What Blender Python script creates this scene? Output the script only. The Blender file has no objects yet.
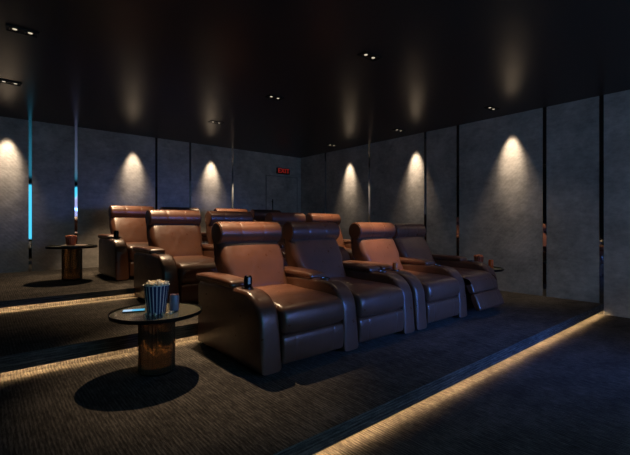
import bpy, bmesh, math, random
from mathutils import Vector, Matrix
random.seed(7)
S = bpy.context.scene
C = S.collection
PI = math.pi

# ------------------------------------------------------------------ room measures (metres)
F0, F1, F2, F3 = 0.0, 0.14, 0.30, 0.415        # floor in front, then the three tiers
CEIL = 2.896
XW, XL, YB, YF = 6.255, -0.27, 7.94, -2.6      # right, left, back and front (screen) walls
Y1, Y2, Y3 = 1.4875, 3.38, 5.05                # tier edges

# ------------------------------------------------------------------ camera
cam = bpy.data.objects.new('camera', bpy.data.cameras.new('camera')); C.objects.link(cam)
cam.location = (0, 0, 1.19)
cam.rotation_euler = (PI/2, 0, 0.8673 - PI/2)
cam.data.sensor_width = 36; cam.data.lens = 36*392.1/630
cam.data.shift_y = -3.26/630
cam.data.clip_start = .02
S.camera = cam

# ------------------------------------------------------------------ world, exposure
w = bpy.data.worlds.new('world'); S.world = w; w.use_nodes = True
w.node_tree.nodes['Background'].inputs[0].default_value = (.10, .13, .2, 1)
w.node_tree.nodes['Background'].inputs[1].default_value = 0.0
S.view_settings.view_transform = 'Standard'; S.view_settings.look = 'None'
S.view_settings.gamma = 1; S.view_settings.exposure = 1.5
S.view_settings.use_curve_mapping = False

# ------------------------------------------------------------------ lamps
WARM = (1.0, .70, .42)
def spot(loc, aim, watts, angle, blend=1.0, col=WARM, radius=.02, spec=1.0):
    l = bpy.data.lights.new('downlight_lamp', 'SPOT'); l.energy = watts; l.color = col
    l.spot_size = math.radians(angle); l.spot_blend = blend; l.shadow_soft_size = radius
    l.specular_factor = spec
    o = bpy.data.objects.new('downlight_lamp', l); C.objects.link(o); o.location = loc
    o.rotation_euler = (Vector(aim)-Vector(loc)).to_track_quat('-Z', 'Y').to_euler()
    return o
SC = (1.0, .76, .52)
ZL = CEIL-.012
# wall washers
for x in (.30, 2.19, 3.78):
    spot((x, YB-.15, ZL), (x, YB-.10, 0), 24, 50, 1, SC, .015)
    spot((x, YB-.28, ZL), (x, YB, ZL-.66), 30, 33, 1, SC, .015)
for y in (2.66, 4.42, 6.17):
    spot((XW-.15, y, ZL), (XW-.10, y, 0), 24, 50, 1, SC, .015)
    spot((XW-.28, y, ZL), (XW, y, ZL-.66), 30, 33, 1, SC, .015)
# seat and table downlights
for (x, y, ax, ay, az, wt, ang, bl) in (
        (1.85, 3.85, 1.35, 2.85, .3, 95, 45, .9),     # left end of front row and its table
        (1.80, 2.95, 1.90, 3.12, .9, 120, 34, 1),       # first seat of the front row
        (3.60, 2.80, 3.62, 3.12, .9, 165, 32, 1),       # third seat of the front row
        (2.0, 5.35, 1.9, 4.8, 1.2, 60, 60, 1),         # middle row
        (1.75, 4.45, 1.82, 4.95, 1.2, 60, 40, 1),
        (4.4, 4.55, 4.4, 4.95, 1.2, 130, 44, 1),
        (1.70, 7.30, 1.15, 6.25, .5, 75, 62, .8),      # back row and its table
        (1.55, 6.1, 1.7, 6.8, 1.4, 80, 46, 1),
        (3.4, 6.5, 3.45, 6.9, 1.4, 140, 52, 1)):
    spot((x, y, ZL), (ax, ay, az), wt, ang, bl, WARM, .02)
# added blue area lamp before the screen, tints the seat fronts
l = bpy.data.lights.new('blue_seat_fill', 'AREA'); l.shape = 'RECTANGLE'; l.size = 2.6; l.size_y = 1.0; l.energy = 8
l.color = (.06, .22, 1.0); l.spread = math.radians(38)
o = bpy.data.objects.new('blue_seat_fill', l); C.objects.link(o); o.location = (3.7, YF+.05, 1.35)
o.rotation_euler = (Vector((3.0, 2.4, .25))-Vector(o.location)).to_track_quat('-Z', 'Y').to_euler()
# faint fill of the other grid downlights
for (x, y) in ((2.99, 2.68), (2.99, 4.37), (5.0, 2.4)):
    spot((x, y, ZL), (x, y, 0), 5, 110, 1, WARM, .02)

# ------------------------------------------------------------------ node helpers
def mat(name):
    m = bpy.data.materials.new(name); m.use_nodes = True
    nt = m.node_tree; b = nt.nodes['Principled BSDF']
    return m, nt, b
def N(nt, t, **kw):
    n = nt.nodes.new(t)
    for k, v in kw.items():
        if k in n.inputs.keys() if hasattr(n, 'inputs') else False: n.inputs[k].default_value = v
        else: setattr(n, k, v)
    return n
def coords(nt, scale=(1, 1, 1), world=False):
    mp = nt.nodes.new('ShaderNodeMapping'); mp.inputs['Scale'].default_value = scale
    if world:
        g = nt.nodes.new('ShaderNodeNewGeometry'); nt.links.new(g.outputs['Position'], mp.inputs[0])
    else:
        g = nt.nodes.new('ShaderNodeTexCoord'); nt.links.new(g.outputs['Object'], mp.inputs[0])
    return mp.outputs[0]
def noise(nt, vec, scale, detail=4, rough=.55):
    n = nt.nodes.new('ShaderNodeTexNoise'); n.inputs['Scale'].default_value = scale
    n.inputs['Detail'].default_value = detail; n.inputs['Roughness'].default_value = rough
    nt.links.new(vec, n.inputs['Vector']); return n.outputs['Fac']
def ramp(nt, fac, stops):
    r = nt.nodes.new('ShaderNodeValToRGB')
    while len(r.color_ramp.elements) < len(stops): r.color_ramp.elements.new(.5)
    for e, (p, c) in zip(r.color_ramp.elements, stops): e.position = p; e.color = (*c, 1)
    nt.links.new(fac, r.inputs[0]); return r.outputs[0]
def mth(nt, op, a, b=None):
    m = nt.nodes.new('ShaderNodeMath'); m.operation = op
    for i, v in enumerate((a, b)):
        if v is None: continue
        if isinstance(v, (int, float)): m.inputs[i].default_value = v
        else: nt.links.new(v, m.inputs[i])
    return m.outputs[0]
def bump(nt, b, h, strength, dist=.01):
    n = nt.nodes.new('ShaderNodeBump'); n.inputs['Strength'].default_value = strength
    n.inputs['Distance'].default_value = dist
    nt.links.new(h, n.inputs['Height']); nt.links.new(n.outputs[0], b.inputs['Normal'])
def plain(name, col, rough=.5, metal=0, emit=None, es=0, trans=0, ior=1.45):
    m, nt, b = mat(name)
    b.inputs['Base Color'].default_value = (*col, 1); b.inputs['Roughness'].default_value = rough
    b.inputs['Metallic'].default_value = metal; b.inputs['Transmission Weight'].default_value = trans
    b.inputs['IOR'].default_value = ior
    if emit: b.inputs['Emission Color'].default_value = (*emit, 1); b.inputs['Emission Strength'].default_value = es
    return m

# leather
m, nt, b = mat('brown_leather'); LEATHER = m
v = coords(nt, world=False)
f1 = noise(nt, v, 5, 4)
nt.links.new(ramp(nt, f1, [(.3, (.090, .036, .019)), (.7, (.145, .058, .032))]), b.inputs['Base Color'])
vo = nt.nodes.new('ShaderNodeTexVoronoi'); vo.inputs['Scale'].default_value = 150
nt.links.new(v, vo.inputs['Vector'])
hh = mth(nt, 'ADD', mth(nt, 'MULTIPLY', vo.outputs['Distance'], .35), mth(nt, 'MULTIPLY', noise(nt, v, 26, 5), .8))
bump(nt, b, hh, .26, .005)
nt.links.new(ramp(nt, noise(nt, v, 18, 4), [(.3, (.27,)*3), (.7, (.40,)*3)]), b.inputs['Roughness'])
b.inputs['Specular IOR Level'].default_value = .8

# carpet with fine loop rows; axis says along which the rows run
def carpet(name, rows_along_y=True):
    m, nt, b = mat(name)
    v = coords(nt, (230, 22, 60) if rows_along_y else (14, 230, 230), True)
    v2w = coords(nt, (1, .12, 1) if rows_along_y else (.12, 1, 1), True)
    fine = noise(nt, v, 1.0, 2, .5)
    vb = coords(nt, (75, 7, 20) if rows_along_y else (4, 75, 75), True)
    broad = noise(nt, vb, 1.0, 2, .5)
    v2 = coords(nt, (1, 1, 1), True)
    vt = coords(nt, (1.0, 2.2, 1.0), True)
    patch = noise(nt, vt, 2.2, 3, .6)
    speck = noise(nt, v2, 140, 2)
    wv = nt.nodes.new('ShaderNodeTexWave'); wv.wave_type = 'BANDS'; wv.bands_direction = 'X' if rows_along_y else 'Z'
    wv.inputs['Scale'].default_value = 17; wv.inputs['Distortion'].default_value = 3.5
    wv.inputs['Detail'].default_value = 2; wv.inputs['Detail Scale'].default_value = .5
    nt.links.new(v2w, wv.inputs['Vector'])
    row = mth(nt, 'MULTIPLY', mth(nt, 'SUBTRACT', wv.outputs['Fac'], .5), .075)
    s = mth(nt, 'ADD', mth(nt, 'ADD', mth(nt, 'ADD', mth(nt, 'MULTIPLY', fine, .36), row), mth(nt, 'MULTIPLY', broad, .24)),
            mth(nt, 'ADD', mth(nt, 'MULTIPLY', patch, .22), mth(nt, 'MULTIPLY', speck, .18)))
    nt.links.new(ramp(nt, s, [(.39, (.026, .024, .022)), (.50, (.066, .060, .054)), (.62, (.150, .135, .118))]), b.inputs['Base Color'])
    b.inputs['Roughness'].default_value = 1; b.inputs['Specular IOR Level'].default_value = .1
    bump(nt, b, s, .3, .008)
    return m
CARPET = carpet('loop_carpet'); CARPET_R = carpet('loop_carpet_riser', False)

# plaster wall
m, nt, b = mat('grey_plaster'); PLASTER = m
v = coords(nt, (1, 1, 1), True)
a = noise(nt, v, 2.2, 8, .7); c2 = noise(nt, coords(nt, (1, 1, 2.2), True), 9, 8, .7)
s = mth(nt, 'ADD', mth(nt, 'MULTIPLY', a, .65), mth(nt, 'MULTIPLY', c2, .35))
nt.links.new(ramp(nt, s, [(.36, (.28, .275, .265)), (.5, (.44, .425, .41)), (.62, (.60, .58, .56))]), b.inputs['Base Color'])
b.inputs['Roughness'].default_value = .75
wv = nt.nodes.new('ShaderNodeTexWave'); wv.wave_type = 'BANDS'; wv.bands_direction = 'DIAGONAL'
wv.inputs['Scale'].default_value = 9; wv.inputs['Distortion'].default_value = 5; wv.inputs['Detail'].default_value = 3
wv.inputs['Detail Scale'].default_value = .6
nt.links.new(v, wv.inputs['Vector'])
bump(nt, b, mth(nt, 'ADD', mth(nt, 'MULTIPLY', wv.outputs['Fac'], .12), s), .35, .012)

m, nt, b = mat('black_ceiling_paint'); CEILM = m
b.inputs['Base Color'].default_value = (.048, .046, .046, 1)
b.inputs['Roughness'].default_value = .28; b.inputs['Specular IOR Level'].default_value = .08
bump(nt, b, noise(nt, coords(nt, (1, 1, 1), True), 3, 3), .05, .01)

DARKWALL = plain('dark_acoustic_fabric', (.022, .022, .024), .9)
MIRROR = plain('dark_mirror', (.50, .52, .54), .03, 1)
BLACK = plain('black_metal', (.012, .012, .013), .35, .6)
BLACKP = plain('black_plastic', (.015, .015, .016), .5)
SILVER = plain('brushed_silver', (.55, .55, .56), .28, 1)
CHROME = plain('cup_ring_metal', (.16, .15, .145), .25, 1)
PINKCAN = plain('can_pink', (.62, .30, .28), .35, .6)
BLUECAN = plain('can_blue', (.24, .27, .36), .4, .2)
DARKCAN = plain('can_black', (.012, .013, .016), .22, .5)
WHITE = plain('white_ink', (.75, .75, .75), .5)
ORANGE = plain('orange_can', (.70, .13, .02), .35)
CUPBLUE = plain('bucket_blue', (.025, .045, .13), .55)
CUPWHITE = plain('bucket_white', (.88, .88, .86), .55)
CUPRED = plain('bucket_red', (.26, .05, .02), .55)
CUPCOPPER = plain('bucket_copper', (.50, .18, .09), .45)
PLATE = plain('pale_plate', (.42, .36, .33), .4)
LED = plain('led_warm', (1, .8, .5), .5, emit=(1.0, .64, .31), es=20)
LENS = plain('lamp_lens', (.9, .9, .85), .4, emit=(1.0, .86, .62), es=.22)
REDL = plain('exit_red', (.5, .02, .02), .5, emit=(1, .06, .04), es=.07)
EXITB = plain('exit_box', (.02, .018, .019), .6)
DOORM = plain('door_grey', (.22, .22, .22), .6)
PHONE_S = plain('phone_screen', (.02, .02, .02), .2, emit=(.03, .28, .45), es=.55)
PHONE_W = plain('phone_screen_pale', (.1, .1, .1), .2, emit=(.25, .42, .60), es=.5)
m, nt, b = mat('popcorn'); POP = m
nt.links.new(ramp(nt, noise(nt, coords(nt), 60, 3), [(.35, (.70, .52, .28)), (.6, (.92, .86, .72))]), b.inputs['Base Color'])
b.inputs['Roughness'].default_value = .8
m, nt, b = mat('caramel_popcorn'); POPC = m
nt.links.new(ramp(nt, noise(nt, coords(nt), 60, 3), [(.35, (.30, .06, .02)), (.65, (.75, .28, .14))]), b.inputs['Base Color'])
# smoked glass
def glass(name, col, rough, mix):
    m, nt, b = mat(name)
    b.inputs['Base Color'].default_value = (*col, 1); b.inputs['Roughness'].default_value = rough
    b.inputs['Transmission Weight'].default_value = mix; b.inputs['IOR'].default_value = 1.45
    return m
AMBER = glass('amber_glass', (.50, .36, .22), .06, .93)
SMOKE = glass('smoked_glass', (.19, .205, .15), .22, .5)
CLEAR = glass('clear_glass', (.8, .8, .8), .03, .9)

# screen picture: cyan sky at one side, deep blue, dark land below
m, nt, b = mat('screen_picture'); SCREEN = m
tc = nt.nodes.new('ShaderNodeNewGeometry'); sp = nt.nodes.new('ShaderNodeSeparateXYZ')
nt.links.new(tc.outputs['Position'], sp.inputs[0])
nz = noise(nt, coords(nt, (1, 1, 1), True), 1.6, 6)
edge = mth(nt, 'ADD', mth(nt, 'MULTIPLY', mth(nt, 'SUBTRACT', sp.outputs[0], 1.85), 1.75), mth(nt, 'MULTIPLY', nz, .9))
hgt = mth(nt, 'SUBTRACT', sp.outputs[2], edge)
cfac = mth(nt, 'MULTIPLY', mth(nt, 'ADD', hgt, .2), 2.2)
colr = ramp(nt, cfac, [(.0, (.16, .16, .28)), (.45, (.16, .165, .31)), (.55, (.3, .3, .4)), (.75, (.04, .32, .46)), (1, (.035, .28, .42))])
em = nt.nodes.new('ShaderNodeEmission'); nt.links.new(colr, em.inputs[0]); em.inputs[1].default_value = 1.75
nt.links.new(em.outputs[0], nt.nodes['Material Output'].inputs[0])

# ------------------------------------------------------------------ object helpers
def obj(name, bm, mats, parent=None, smooth=False, loc=None, label=None):
    me = bpy.data.meshes.new(name)
    bmesh.ops.recalc_face_normals(bm, faces=bm.faces)
    bm.to_mesh(me); bm.free()
    for mm in (mats if isinstance(mats, (list, tuple)) else [mats]): me.materials.append(mm)
    if smooth:
        me.polygons.foreach_set('use_smooth', [True]*len(me.polygons))
        me.update()
        if smooth != 'all': me.set_sharp_from_angle(angle=math.radians(42))
    o = bpy.data.objects.new(name, me); C.objects.link(o)
    if loc: o.location = loc
    if parent: o.parent = parent
    if label: o['label'] = label
    return o
def tag(o, label, cat, group=None):
    o['label'] = label; o['category'] = cat
    if group: o['group'] = group
    return o
def thing(name, label, cat, loc=(0, 0, 0), rz=0, group=None):
    o = bpy.data.objects.new(name, None); C.objects.link(o); o.empty_display_size = .1
    o.location = loc; o.rotation_euler = (0, 0, rz)
    return tag(o, label, cat, group)
def struct(o): o['kind'] = 'structure'; return o
def dup(root, loc, label=None, group=None):
    r = root.copy(); C.objects.link(r); r.location = loc
    if label: r['label'] = label
    if group: r['group'] = group
    for ch in list(root.children):
        c = ch.copy(); C.objects.link(c); c.parent = r
        for g in ch.children:
            d = g.copy(); C.objects.link(d); d.parent = c
    return r
def box(bm, x0, x1, y0, y1, z0, z1, bev=0, mi=0, seg=2):
    r = bmesh.ops.create_cube(bm, size=1)
    for v in r['verts']:
        v.co = Vector(((x0+x1)/2+v.co.x*(x1-x0), (y0+y1)/2+v.co.y*(y1-y0), (z0+z1)/2+v.co.z*(z1-z0)))
    fs = set(f for v in r['verts'] for f in v.link_faces)
    if bev:
        es = list(set(e for f in fs for e in f.edges))
        rr = bmesh.ops.bevel(bm, geom=es, offset=bev, segments=seg, affect='EDGES', profile=.5)
        fs = set(rr['faces'])
    for f in fs: f.material_index = mi
    return bm
def bxm(*a, **k): return box(bmesh.new(), *a, **k)
def lathe(bm, prof, n=32, cx=0, cy=0, mi=0, caps=True, mfun=None, rfun=None):
    rings = []
    for (r, z) in prof:
        ring = []
        for i in range(n):
            t = 2*PI*i/n; rr = r*(rfun(t) if rfun else 1)
            ring.append(bm.verts.new((cx+rr*math.cos(t), cy+rr*math.sin(t), z)))
        rings.append(ring)
    for k, (a, b_) in enumerate(zip(rings, rings[1:])):
        for i in range(n):
            f = bm.faces.new((a[i], a[(i+1) % n], b_[(i+1) % n], b_[i]))
            f.material_index = mfun(k, i) if mfun else mi
    if caps:
        for ring in (rings[0], rings[-1]):
            f = bm.faces.new(ring); f.material_index = mi
    return bm
def smoothpts(pts, k=2):
    for _ in range(k):
        q = []
        for i in range(len(pts)):
            a, b_ = pts[i], pts[(i+1) % len(pts)]
            q += [(a[0]*.75+b_[0]*.25, a[1]*.75+b_[1]*.25), (a[0]*.25+b_[0]*.75, a[1]*.25+b_[1]*.75)]
        pts = q
    return pts
def loft(bm, prof, x0, x1, r, bulge=0, grooves=(), gd=.006, mi=0, nx=14):
    """solid with the closed outline prof (y,z) swept from x0 to x1, edges rounded by r, grooves at given x"""
    area = sum(prof[i][0]*prof[(i+1) % len(prof)][1]-prof[(i+1) % len(prof)][0]*prof[i][1] for i in range(len(prof)))
    if area < 0: prof = prof[::-1]
    n = len(prof); nor = []
    for i in range(n):
        a, b_ = prof[i-1], prof[(i+1) % n]
        dx, dy = b_[0]-a[0], b_[1]-a[1]; L = math.hypot(dx, dy) or 1
        nor.append((dy/L, -dx/L))
    xs = []
    for k in range(7):
        a = PI/2*k/6
        xs.append((x0+r*(1-math.sin(a)), r*(1-math.cos(PI/2-a)) if False else r*(1-math.cos(a))))
    left = sorted(((x0+r*(1-math.cos(PI/2*k/6)), r*(1-math.sin(PI/2*k/6))) for k in range(7)))
    right = [(x0+x1-x, e) for x, e in left][::-1]
    mid = [(x0+r+(x1-x0-2*r)*k/nx, 0) for k in range(1, nx)]
    for g in grooves:
        mid = [q for q in mid if abs(q[0]-g) > .012]
        mid += [(g-.009, 0), (g-.004, gd*.5), (g, gd), (g+.004, gd*.5), (g+.009, 0)]
    xs = left+sorted(mid)+right
    xc, hw = (x0+x1)/2, (x1-x0)/2
    rings = []
    for x, e in xs:
        off = -e + bulge*(1-((x-xc)/hw)**2)
        rings.append([bm.verts.new((x, p[0]+q[0]*off, p[1]+q[1]*off)) for p, q in zip(prof, nor)])
    for a, b_ in zip(rings, rings[1:]):
        for i in range(n):
            f = bm.faces.new((a[i], a[(i+1) % n], b_[(i+1) % n], b_[i])); f.material_index = mi
    for ring in (rings[0], rings[-1]): bm.faces.new(ring).material_index = mi
    return bm
def rot_prof(prof, cy, cz, ang):
    c, s = math.cos(ang), math.sin(ang)
    return [(cy+(y-cy)*c-(z-cz)*s, cz+(y-cy)*s+(z-cz)*c) for y, z in prof]

# ------------------------------------------------------------------ setting
struct(obj('floor', bxm(XL, XW, YF, Y1+.06, -.1, F0), CARPET))
struct(obj('floor_tier_front', bxm(XL, XW, Y1+.06, Y2+.06, -.1, F1), CARPET))
struct(obj('floor_tier_middle', bxm(XL, XW, Y2+.06, Y3+.06, -.1, F2), CARPET))
struct(obj('floor_tier_back', bxm(XL, XW, Y3+.06, YB, -.1, F3), CARPET))
GAP = .048
for k, (y, zl, zt) in enumerate(((Y1, F0, F1), (Y2, F1, F2), (Y3, F2, F3))):
    # overhanging nosing of the tier: carpet top with carpeted vertical face
    bm = bmesh.new(); box(bm, XL, XW, y, y+.06, zl+GAP+.03, zt); box(bm, XL, XW, y, y+.009, zl+GAP, zl+GAP+.03)
    o = struct(obj('trim_%d' % (k+1), bm, [CARPET, CARPET_R]))
    for p in o.data.polygons:
        if abs(p.normal.z) < .5: p.material_index = 1
    led = obj('led_strip', bxm(XL+.02, XW-.02, y+.012, y+.022, zl+GAP+.003, zl+GAP+.010), LED)
    tag(led, ['warm glowing LED strip under the lowest front step edge', 'warm glowing LED strip under the middle step behind the glass table',
              'warm glowing LED strip under the topmost step near the back row'][k], 'led strip')
struct(obj('ceiling', bxm(XL, XW, YF, YB, CEIL, CEIL+.1), CEILM))
struct(obj('wall_back', bxm(XL, XW+.1, YB, YB+.1, -.1, CEIL), PLASTER))
struct(obj('wall_right', bxm(XW, XW+.1, YF, YB, -.1, CEIL), PLASTER))
struct(obj('wall_left', bxm(XL-.1, XL, YF, YB, -.1, CEIL), DARKWALL))
struct(obj('wall_front', bxm(XL, XW, YF-.1, YF, -.1, CEIL), CEILM))
n = 4
for x in (.599, 1.25, 2.622, 3.314, 4.298):
    struct(obj('trim_%d' % n, bxm(x-.021, x+.021, YB-.004, YB+.001, F3, CEIL), MIRROR)); n += 1
for y, zb in ((6.986, F3), (5.589, F3), (4.214, F2), (3.561, F2), (2.193, F1), (1.504, F0)):
    struct(obj('trim_%d' % n, bxm(XW-.004, XW+.001, y-.024, y+.024, zb, CEIL), MIRROR)); n += 1
# door in the back wall, right corner
bm = bxm(5.20, 6.12, YB-.012, YB+.001, F3, 2.36); d = struct(obj('door_1', bm, PLASTER))
bm = bmesh.new()
box(bm, 5.185, 5.20, YB-.016, YB+.001, F3, 2.375); box(bm, 6.12, 6.135, YB-.016, YB+.001, F3, 2.375); box(bm, 5.185, 6.135, YB-.016, YB+.001, 2.36, 2.375)
obj('door_frame', bm, DOORM, d)
bm = bmesh.new(); box(bm, 5.345, 5.365, YB-.055, YB-.04, 1.35, 1.80, .004); box(bm, 5.35, 5.36, YB-.042, YB-.01, 1.40, 1.42); box(bm, 5.35, 5.36, YB-.042, YB-.01, 1.73, 1.75)
obj('door_handle', bm, BLACK, d)
# exit sign
ex = tag(obj('exit_sign', bxm(5.49, 5.87, YB-.05, YB, 2.432, 2.573, .006), EXITB), 'small dark exit sign with red letters high on the back wall', 'exit sign')
cu = bpy.data.curves.new('exit_text', 'FONT'); cu.body = 'EXIT'; cu.size = .155; cu.extrude = .003; cu.align_x = 'CENTER'; cu.align_y = 'CENTER'; cu.space_character = 1.1
to = bpy.data.objects.new('tmp', cu); C.objects.link(to)
dg = bpy.context.evaluated_depsgraph_get(); me = bpy.data.meshes.new_from_object(to.evaluated_get(dg)); bpy.data.objects.remove(to)
me.materials.clear(); me.materials.append(REDL)
lt = bpy.data.objects.new('lettering', me); C.objects.link(lt); lt.parent = ex; lt.location = (5.68, YB-.053, 2.502); lt.rotation_euler = (PI/2, 0, 0)
lt['label'] = 'red EXIT letters'
# projection screen on the front wall
sc = tag(obj('projection_screen', bxm(.9, 5.1, YF+.001, YF+.03, .55, 2.70), SCREEN), 'large glowing blue projection screen on the front wall', 'screen')
bm = bmesh.new()
box(bm, .85, .9, YF, YF+.04, .5, 2.75); box(bm, 5.1, 5.15, YF, YF+.04, .5, 2.75); box(bm, .9, 5.1, YF, YF+.04, .5, .55); box(bm, .9, 5.1, YF, YF+.04, 2.70, 2.75)
obj('screen_frame', bm, BLACK, sc)

# ------------------------------------------------------------------ twin recessed downlights
def twin():
    t = thing('recessed_downlight', 'x', 'ceiling light', (0, 0, CEIL))
    bm = bmesh.new()
    W, H, Tn = .115, .06, .008
    box(bm, -W, W, -H, -H+Tn, -.012, -.001); box(bm, -W, W, H-Tn, H, -.012, -.001)
    box(bm, -W, -W+Tn, -H, H, -.012, -.001); box(bm, W-Tn, W, -H, H, -.012, -.001); box(bm, -W, W, -H, H, -.004, -.001)
    obj('frame', bm, BLACKP, t)
    for s in (-1, 1):
        bm = bmesh.new()
        lathe(bm, [(.040, -.004), (.042, -.012), (.036, -.012), (.030, -.006)], 20, s*.055, 0, caps=False)
        l = obj('lamp_head', bm, BLACK, t, True)
        bm = bmesh.new(); lathe(bm, [(.017, -.0045), (.017, -.008)], 16, s*.055, 0)
        obj('lens', bm, LENS, l)
    return t
spots = [((2.99, 2.67), 'nearest twin ceiling downlight above the front row'), ((2.99, 4.36), 'twin ceiling downlight in the centre of the ceiling'),
         ((2.975, 6.06), 'twin ceiling downlight nearest the back wall in the middle line'), ((.27, 4.30), 'twin ceiling downlight at the top left corner of the photo'),
         ((.25, 5.96), 'twin ceiling downlight at the left edge above the glowing wall patch'), ((5.74, 6.20), 'twin ceiling downlight nearest the far corner by the right wall'),
         ((5.75, 4.43), 'twin ceiling downlight, second from the corner along the right wall'), ((5.70, 2.71), 'twin ceiling downlight above the right end of the front row by the right wall')]
tw = twin()
for i, ((x, y), lab) in enumerate(spots):
    o = tw if i == 0 else dup(tw, (0, 0, 0))
    o.location = (x, y, CEIL); o['label'] = lab; o['group'] = 'recessed twin ceiling downlights'
    o.rotation_euler = (0, 0, 0)

# ------------------------------------------------------------------ recliners (face -Y, origin: floor, centre of the seat, front line)
AW, SW = .17, .62
def arm_prof():
    p = [(1.05, .015), (1.05, .52), (1.02, .55), (.60, .565), (.36, .562)]
    for k in range(0, 10):                                   # big round front
        a = PI/2*k/9
        p.append((.27-.25*math.sin(a), .33+.23*math.cos(a)))
    p += [(.005, .20), (.0, .015)]
    return p
def pad_prof():
    return smoothpts([(1.08, .55), (1.09, .60), (1.06, .618), (.70, .622), (.47, .612), (.435, .60), (.425, .57), (.45, .556), (.60, .560), (.80, .56)], 2)
def cushion_prof(front_z):
    return smoothpts([(.88, .22), (.90, .50), (.60, .475), (.25, .475), (.10, .470), (.0, .44), (-.02, .34), (.0, front_z), (.10, front_z-.01), (.40, .22)], 2)
def back_prof():
    return smoothpts([(.66, .36), (.68, .48), (.725, .58), (.785, .74), (.84, .86), (.89, .92), (.98, .98), (1.03, .90), (1.0, .60), (.95, .20), (.80, .20)], 2)
def hr_prof(y, z, r):
    return [(y+r*math.cos(2*PI*k/28), z+r*math.sin(2*PI*k/28)) for k in range(28)]
def make_arm(t, xc, ring=True):
    bm = loft(bmesh.new(), arm_prof(), xc-AW/2, xc+AW/2, .03, bulge=.004, nx=6)
    a = obj('arm', bm, LEATHER, t, True)
    bm = loft(bmesh.new(), pad_prof(), xc-AW/2-.004, xc+AW/2+.004, .022, bulge=.004, nx=6)
    obj('armrest_pad', bm, LEATHER, a, True)
    if ring:
        bm = bmesh.new(); lathe(bm, [(.046, .566), (.046, .573), (.038, .573), (.037, .568)], 24, xc, .335, caps=False)
        lathe(bm, [(.037, .566), (.037, .5685)], 24, xc, .335)
        obj('cup_holder', bm, CHROME, a, True, label='metal-rimmed cup holder')
    for yy in (.10, .92):
        bm = bmesh.new(); lathe(bm, [(.022, 0), (.022, .008), (.016, .012), (.016, .06)], 12, xc, yy)
        obj('foot', bm, BLACKP, t, True)
def make_recliner(left_arm, label, reclined=False):
    t = thing('recliner', label, 'recliner chair')
    hw = SW/2
    if left_arm: make_arm(t, -hw-AW/2)
    make_arm(t, hw+AW/2)
    bm = bxm(-hw+.004, hw-.004, .10, .98, .04, .24); obj('base', bm, BLACKP, t)
    fz = .40 if reclined else .262
    bm = loft(bmesh.new(), cushion_prof(fz), -hw+.004, hw-.004, .035, bulge=.012, nx=14)
    obj('seat_cushion', bm, LEATHER, t, True)
    if not reclined:
        pr = smoothpts([(.10, .05), (.10, .25), (.02, .256), (-.005, .235), (-.008, .15), (0, .06), (.02, .045)], 2)
        bm = loft(bmesh.new(), pr, -hw+.006, hw-.006, .02, bulge=.004, grooves=(-.19, .19), gd=.0022)
    else:
        up = smoothpts([(.06, .25), (.06, .40), (.0, .415), (-.02, .37), (-.015, .27), (.0, .245)], 2)
        lo = smoothpts([(.06, .05), (.06, .24), (.0, .242), (-.012, .22), (-.012, .08), (.0, .05)], 2)
        bm = bmesh.new()
        for q in (up, lo): loft(bm, rot_prof(q, .03, .41, -math.radians(24)), -hw+.006, hw-.006, .02, bulge=.004, grooves=(-.19, .19), gd=.0022)
    obj('footrest', bm, LEATHER, t, True)
    dy, ang = (.07, math.radians(-8)) if reclined else (.035, math.radians(-4))
    R = lambda p: [(y+dy, z+.014) for y, z in rot_prof(p, .75, .35, ang)]
    bw = .332
    bm = loft(bmesh.new(), R(back_prof()), -bw, bw, .065, bulge=.008)
    for v in bm.verts:                                        # narrower where it goes down between the arms
        k = min(1, max(0, (v.co.z-.60)/.10)); k = k*k*(3-2*k)
        v.co.x *= k+(1-k)*(hw-.008)/bw
    obj('backrest', bm, LEATHER, t, True)
    bm = loft(bmesh.new(), R(hr_prof(.915, .968, .103)), -bw, bw, .018, bulge=.003, grooves=(-.115, .115), gd=.0022, nx=16)
    h = obj('headrest', bm, LEATHER, t, True)
    for s in (-1, 1):                                         # piping ring round each end of the roll
        bm = bmesh.new(); pr = R(hr_prof(.915, .968, .101)); vs = []
        for i, (y, z) in enumerate(pr):
            cy = sum(p[0] for p in pr)/len(pr); cz = sum(p[1] for p in pr)/len(pr)
            dv = Vector((0, y-cy, z-cz)).normalized(); ring = []
            for j in range(6):
                a = 2*PI*j/6; c = Vector((s*(bw-.012), y, z))+dv*(.004*math.cos(a))+Vector((1, 0, 0))*(.004*math.sin(a)); ring.append(bm.verts.new(c))
            vs.append(ring)
        for i in range(len(vs)):
            a, b_ = vs[i], vs[(i+1) % len(vs)]
            for j in range(6): bm.faces.new((a[j], a[(j+1) % 6], b_[(j+1) % 6], b_[j]))
        obj('piping', bm, BLACKP, h, 'all')
    return t
P_LEFT = make_recliner(True, 'x'); P_RIGHT = make_recliner(False, 'x'); P_REC = make_recliner(False, 'x', True)
cA = AW+SW/2; cB = cA+SW+AW; PW = 3*AW+2*SW
rows = [(1.45, 2.27, F1, 'front row'), (1.41, 4.05, F2, 'middle row'), (1.38, 5.80, F3, 'back row')]
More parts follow.
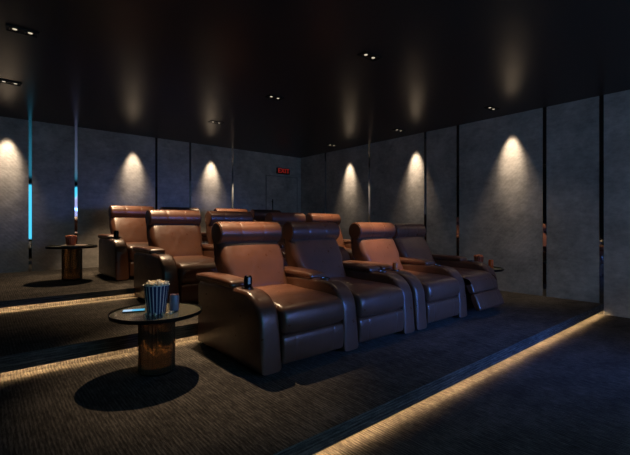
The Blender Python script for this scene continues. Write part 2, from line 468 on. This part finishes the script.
LBL = {
 ('front row', 0): 'brown leather recliner beside the popcorn table, left end of the front row',
 ('front row', 1): 'dark brown leather recliner in the front row, second from the popcorn table',
 ('front row', 2): 'tan-brown leather recliner third in the front row, orange can on its left arm',
 ('front row', 3): 'brown leather recliner with footrest kicked out, right end of the front row',
 ('middle row', 0): 'brown leather recliner in the middle row, left end, behind the popcorn table',
 ('middle row', 1): 'brown leather recliner in the middle row directly behind the first front row recliner',
 ('middle row', 2): 'brown leather recliner in the middle row directly behind the second front row recliner',
 ('middle row', 3): 'brown leather recliner at the right end of the middle row',
 ('back row', 0): 'brown leather recliner at the left end of the back row beside the side table',
 ('back row', 1): 'brown leather recliner in the back row, second from the left, mostly hidden',
 ('back row', 2): 'brown leather recliner in the back row, third from the left, only its headrest showing',
 ('back row', 3): 'dark brown leather recliner at the right end of the back row, only its headrest showing'}
used = set()
for x0, yf, z, nm in rows:
    for j in range(4):
        proto = P_LEFT if j % 2 == 0 else P_RIGHT
        if nm == 'front row' and j == 3: proto = P_REC
        loc = (x0+(cA if j % 2 == 0 else cB)+(PW+.035 if j > 1 else 0), yf, z)
        if proto.name in used: o = dup(proto, loc)
        else: used.add(proto.name); o = proto; o.location = loc
        o['label'] = LBL[(nm, j)]; o['group'] = 'leather recliners of the '+nm

# ------------------------------------------------------------------ round side tables
TH, TR = .428, .312
def make_table():
    t = thing('side_table', 'x', 'side table')
    bm = bmesh.new()
    lathe(bm, [(.001, TH-.016), (TR-.012, TH-.016), (TR-.012, TH-.004), (.001, TH-.004)], 72)
    tt = obj('table_top', bm, SMOKE, t, True)
    bm = bmesh.new(); lathe(bm, [(TR-.03, TH-.026), (TR-.004, TH-.022), (TR, TH-.008), (TR, TH+.004), (TR-.005, TH+.005), (TR-.0115, TH-.003), (TR-.0115, TH-.018), (TR-.03, TH-.018), (TR-.03, TH-.026)], 72, caps=False)
    obj('rim', bm, BLACK, tt, True, label='dark raised rim')
    bm = bmesh.new(); nf = 30; n = nf*6
    rf = lambda th: 1+.07*math.cos(nf*th)
    zs = [(.116, .012), (.116, .15), (.116, .28), (.116, TH-.021)]
    lathe(bm, zs, n, rfun=rf, caps=False); lathe(bm, [(r-.012, z) for r, z in reversed(zs)], 72, caps=False)
    obj('fluted_column', bm, AMBER, t, True)
    bm = bmesh.new(); lathe(bm, [(.119, 0), (.121, .004), (.121, .012), (.100, .013)], 48); obj('base_ring', bm, BLACK, t, True)
    return t
tb = make_table()
tabs = [((.955, 2.88, F1), 'round smoked-glass side table with fluted amber glass base, in the left foreground'),
        ((.955, 6.37, F3), 'round dark side table with fluted base left of the back row'),
        ((5.40, 2.74, F1), 'round dark side table at the right end of the front row, mostly hidden')]
for i, (l, lab) in enumerate(tabs):
    o = tb if i == 0 else dup(tb, l)
    o.location = l; o['label'] = lab; o['group'] = 'round side tables'
    if i == 1: o.scale = (1, 1, 1.10)

# ------------------------------------------------------------------ cans, buckets, small things
def can(name, loc, r, h, body, label, lid=SILVER, mark=None, cat='can'):
    t = thing(name, label, cat, loc)
    bm = bmesh.new(); lathe(bm, [(r*.78, 0), (r*.96, .006), (r, .012), (r, h-.016), (r*.86, h-.004)], 28); obj('body', bm, body, t, True)
    bm = bmesh.new(); lathe(bm, [(r*.84, h-.006), (r*.86, h), (r*.80, h), (r*.78, h-.004)], 28)
    ld = obj('lid', bm, lid, t, True)
    bm = bmesh.new(); box(bm, -.008, .008, -.012, .012, h-.004, h-.002); obj('pull_tab', bm, SILVER, ld)
    if mark:
        bm = bmesh.new(); n = 6; a0, a1 = mark[1:3]
        vs = []
        for zz in mark[3:5]:
            vs.append([bm.verts.new(((r+.0008)*math.cos(a0+(a1-a0)*i/n), (r+.0008)*math.sin(a0+(a1-a0)*i/n), zz)) for i in range(n+1)])
        for i in range(n): bm.faces.new((vs[0][i], vs[0][i+1], vs[1][i+1], vs[1][i]))
        obj('printed_mark', bm, mark[0], t, 'all')
    return t
ZT = F1+TH-.003
can('soda_can', (1.06, 2.825, ZT), .034, .118, BLUECAN, 'blue and pink soda can on the glass table beside the popcorn bucket', PINKCAN, (PINKCAN, -.9, -.2, .012, .10))
aX = 1.45+AW/2
can('soda_can', (aX+.006, 2.27+.335, F1+.5695), .031, .088, DARKCAN, 'black can with a pale mark in the left arm of the front row', DARKCAN, (WHITE, -2.1, -1.5, .03, .08))
can('soda_can', (1.38+AW/2, 5.80+.335, F3+.5695), .033, .115, DARKCAN, 'plain black can on the left arm of the back row recliner', DARKCAN)
can('soda_can', (1.45+PW+.035+AW/2, 2.27+.335, F1+.5695), .031, .075, ORANGE, 'small orange can on the arm between the second and third front recliners', ORANGE)
can('soda_can', (5.59, 2.67, ZT), .034, .115, ORANGE, 'small orange can on the side table at the right end of the front row', ORANGE)

def blob(bm, c, r):
    m4 = Matrix.Translation(c) @ Matrix.Rotation(random.random()*6, 4, Vector((random.random()+.1, random.random(), random.random())))
    res = bmesh.ops.create_icosphere(bm, subdivisions=2, radius=r, matrix=m4)
    sd = random.random()*50
    for v in res['verts']:
        dv = v.co-Vector(c); k = 1+.28*math.sin(dv.x*420+sd)+.28*math.sin(dv.y*380+sd*2)+.22*math.cos(dv.z*400+sd*3)
        v.co = Vector(c)+dv*k
def bucket(loc, rb, rt, h, mats, stripes, label, pop, label2):
    t = thing('popcorn_bucket', label, 'popcorn bucket', loc)
    bm = bmesh.new(); n = stripes*4
    rf = (lambda th: 1+.012*math.cos(stripes*th))
    lathe(bm, [(rb, 0), (rb+(rt-rb)*.5, h*.5), (rt, h), (rt+.003, h+.001), (rt+.003, h-.003)], n, caps=False, mfun=lambda k, i: (1 if i % 4 == 0 else 0) if k < 2 else 1, rfun=rf)
    f = [v for v in bm.verts if abs(v.co.z) < 1e-6]; bm.faces.new(f[:n])
    obj('body', bm, list(mats), t, True)
    bm = bmesh.new(); lathe(bm, [(rt-.004, h-.02), (rt*.6, h-.004), (.002, h+.004)], 24)
    for i in range(70):
        a = random.random()*2*PI; rr = math.sqrt(random.random())*(rt-.010)
        blob(bm, (rr*math.cos(a), rr*math.sin(a), h-.004+.014*(1-(rr/rt)**2)+random.random()*.010), .0095+random.random()*.004)
    o = obj('popcorn', bm, pop, t, 'all', label=label2); o['kind'] = 'stuff'
    return t
bucket((.935, 2.83, ZT), .060, .085, .200, (CUPBLUE, CUPWHITE), 20, 'blue and white striped popcorn bucket on the glass table', POP, 'pale buttery popcorn')
bucket((.95, 6.42, F3+TH*1.1+.010), .055, .072, .115, (CUPRED, CUPCOPPER), 18, 'reddish striped popcorn bucket on the plate of the back row table', POPC, 'caramel coloured popcorn')
bucket((5.49, 2.80, ZT), .050, .066, .155, (CUPRED, CUPCOPPER), 16, 'dark red striped bucket on the right end side table beside the orange can', POPC, 'caramel coloured popcorn')
bm = bmesh.new(); lathe(bm, [(.10, .0), (.14, .006), (.165, .012), (.16, .013), (.13, .007), (.002, .005)], 48)
tag(obj('plate', bm, PLATE, None, True, (.985, 6.37, F3+TH*1.1+.001)), 'pale flat round plate under the popcorn bucket on the back row table', 'plate')
for i, (x, y) in enumerate(((1.01, 2.77), (1.00, 2.735), (.975, 2.73), (.945, 2.735), (.90, 2.745), (1.022, 2.755), (.87, 2.76), (.855, 2.80))):
    bm = bmesh.new(); blob(bm, (0, 0, .009), .0085)
    tag(obj('popcorn_piece', bm, POP, None, 'all', (x, y, ZT)), 'spilled popcorn piece on the glass table at the foot of the striped bucket', 'popcorn', 'spilled popcorn on the glass table')
ph = thing('smartphone', 'slim phone with glowing cyan screen lying on the glass table left of the popcorn bucket', 'phone', (.83, 2.99, ZT), math.radians(-20))
obj('body', bxm(-.075, .075, -.036, .036, 0, .008, .002), BLACKP, ph)
bm = bmesh.new(); box(bm, -.01, .071, -.033, .033, .008, .0086); box(bm, -.071, -.01, -.033, .033, .008, .0086, mi=1)
o = obj('screen', bm, [PHONE_S, PHONE_W], ph, label='lit cyan screen')
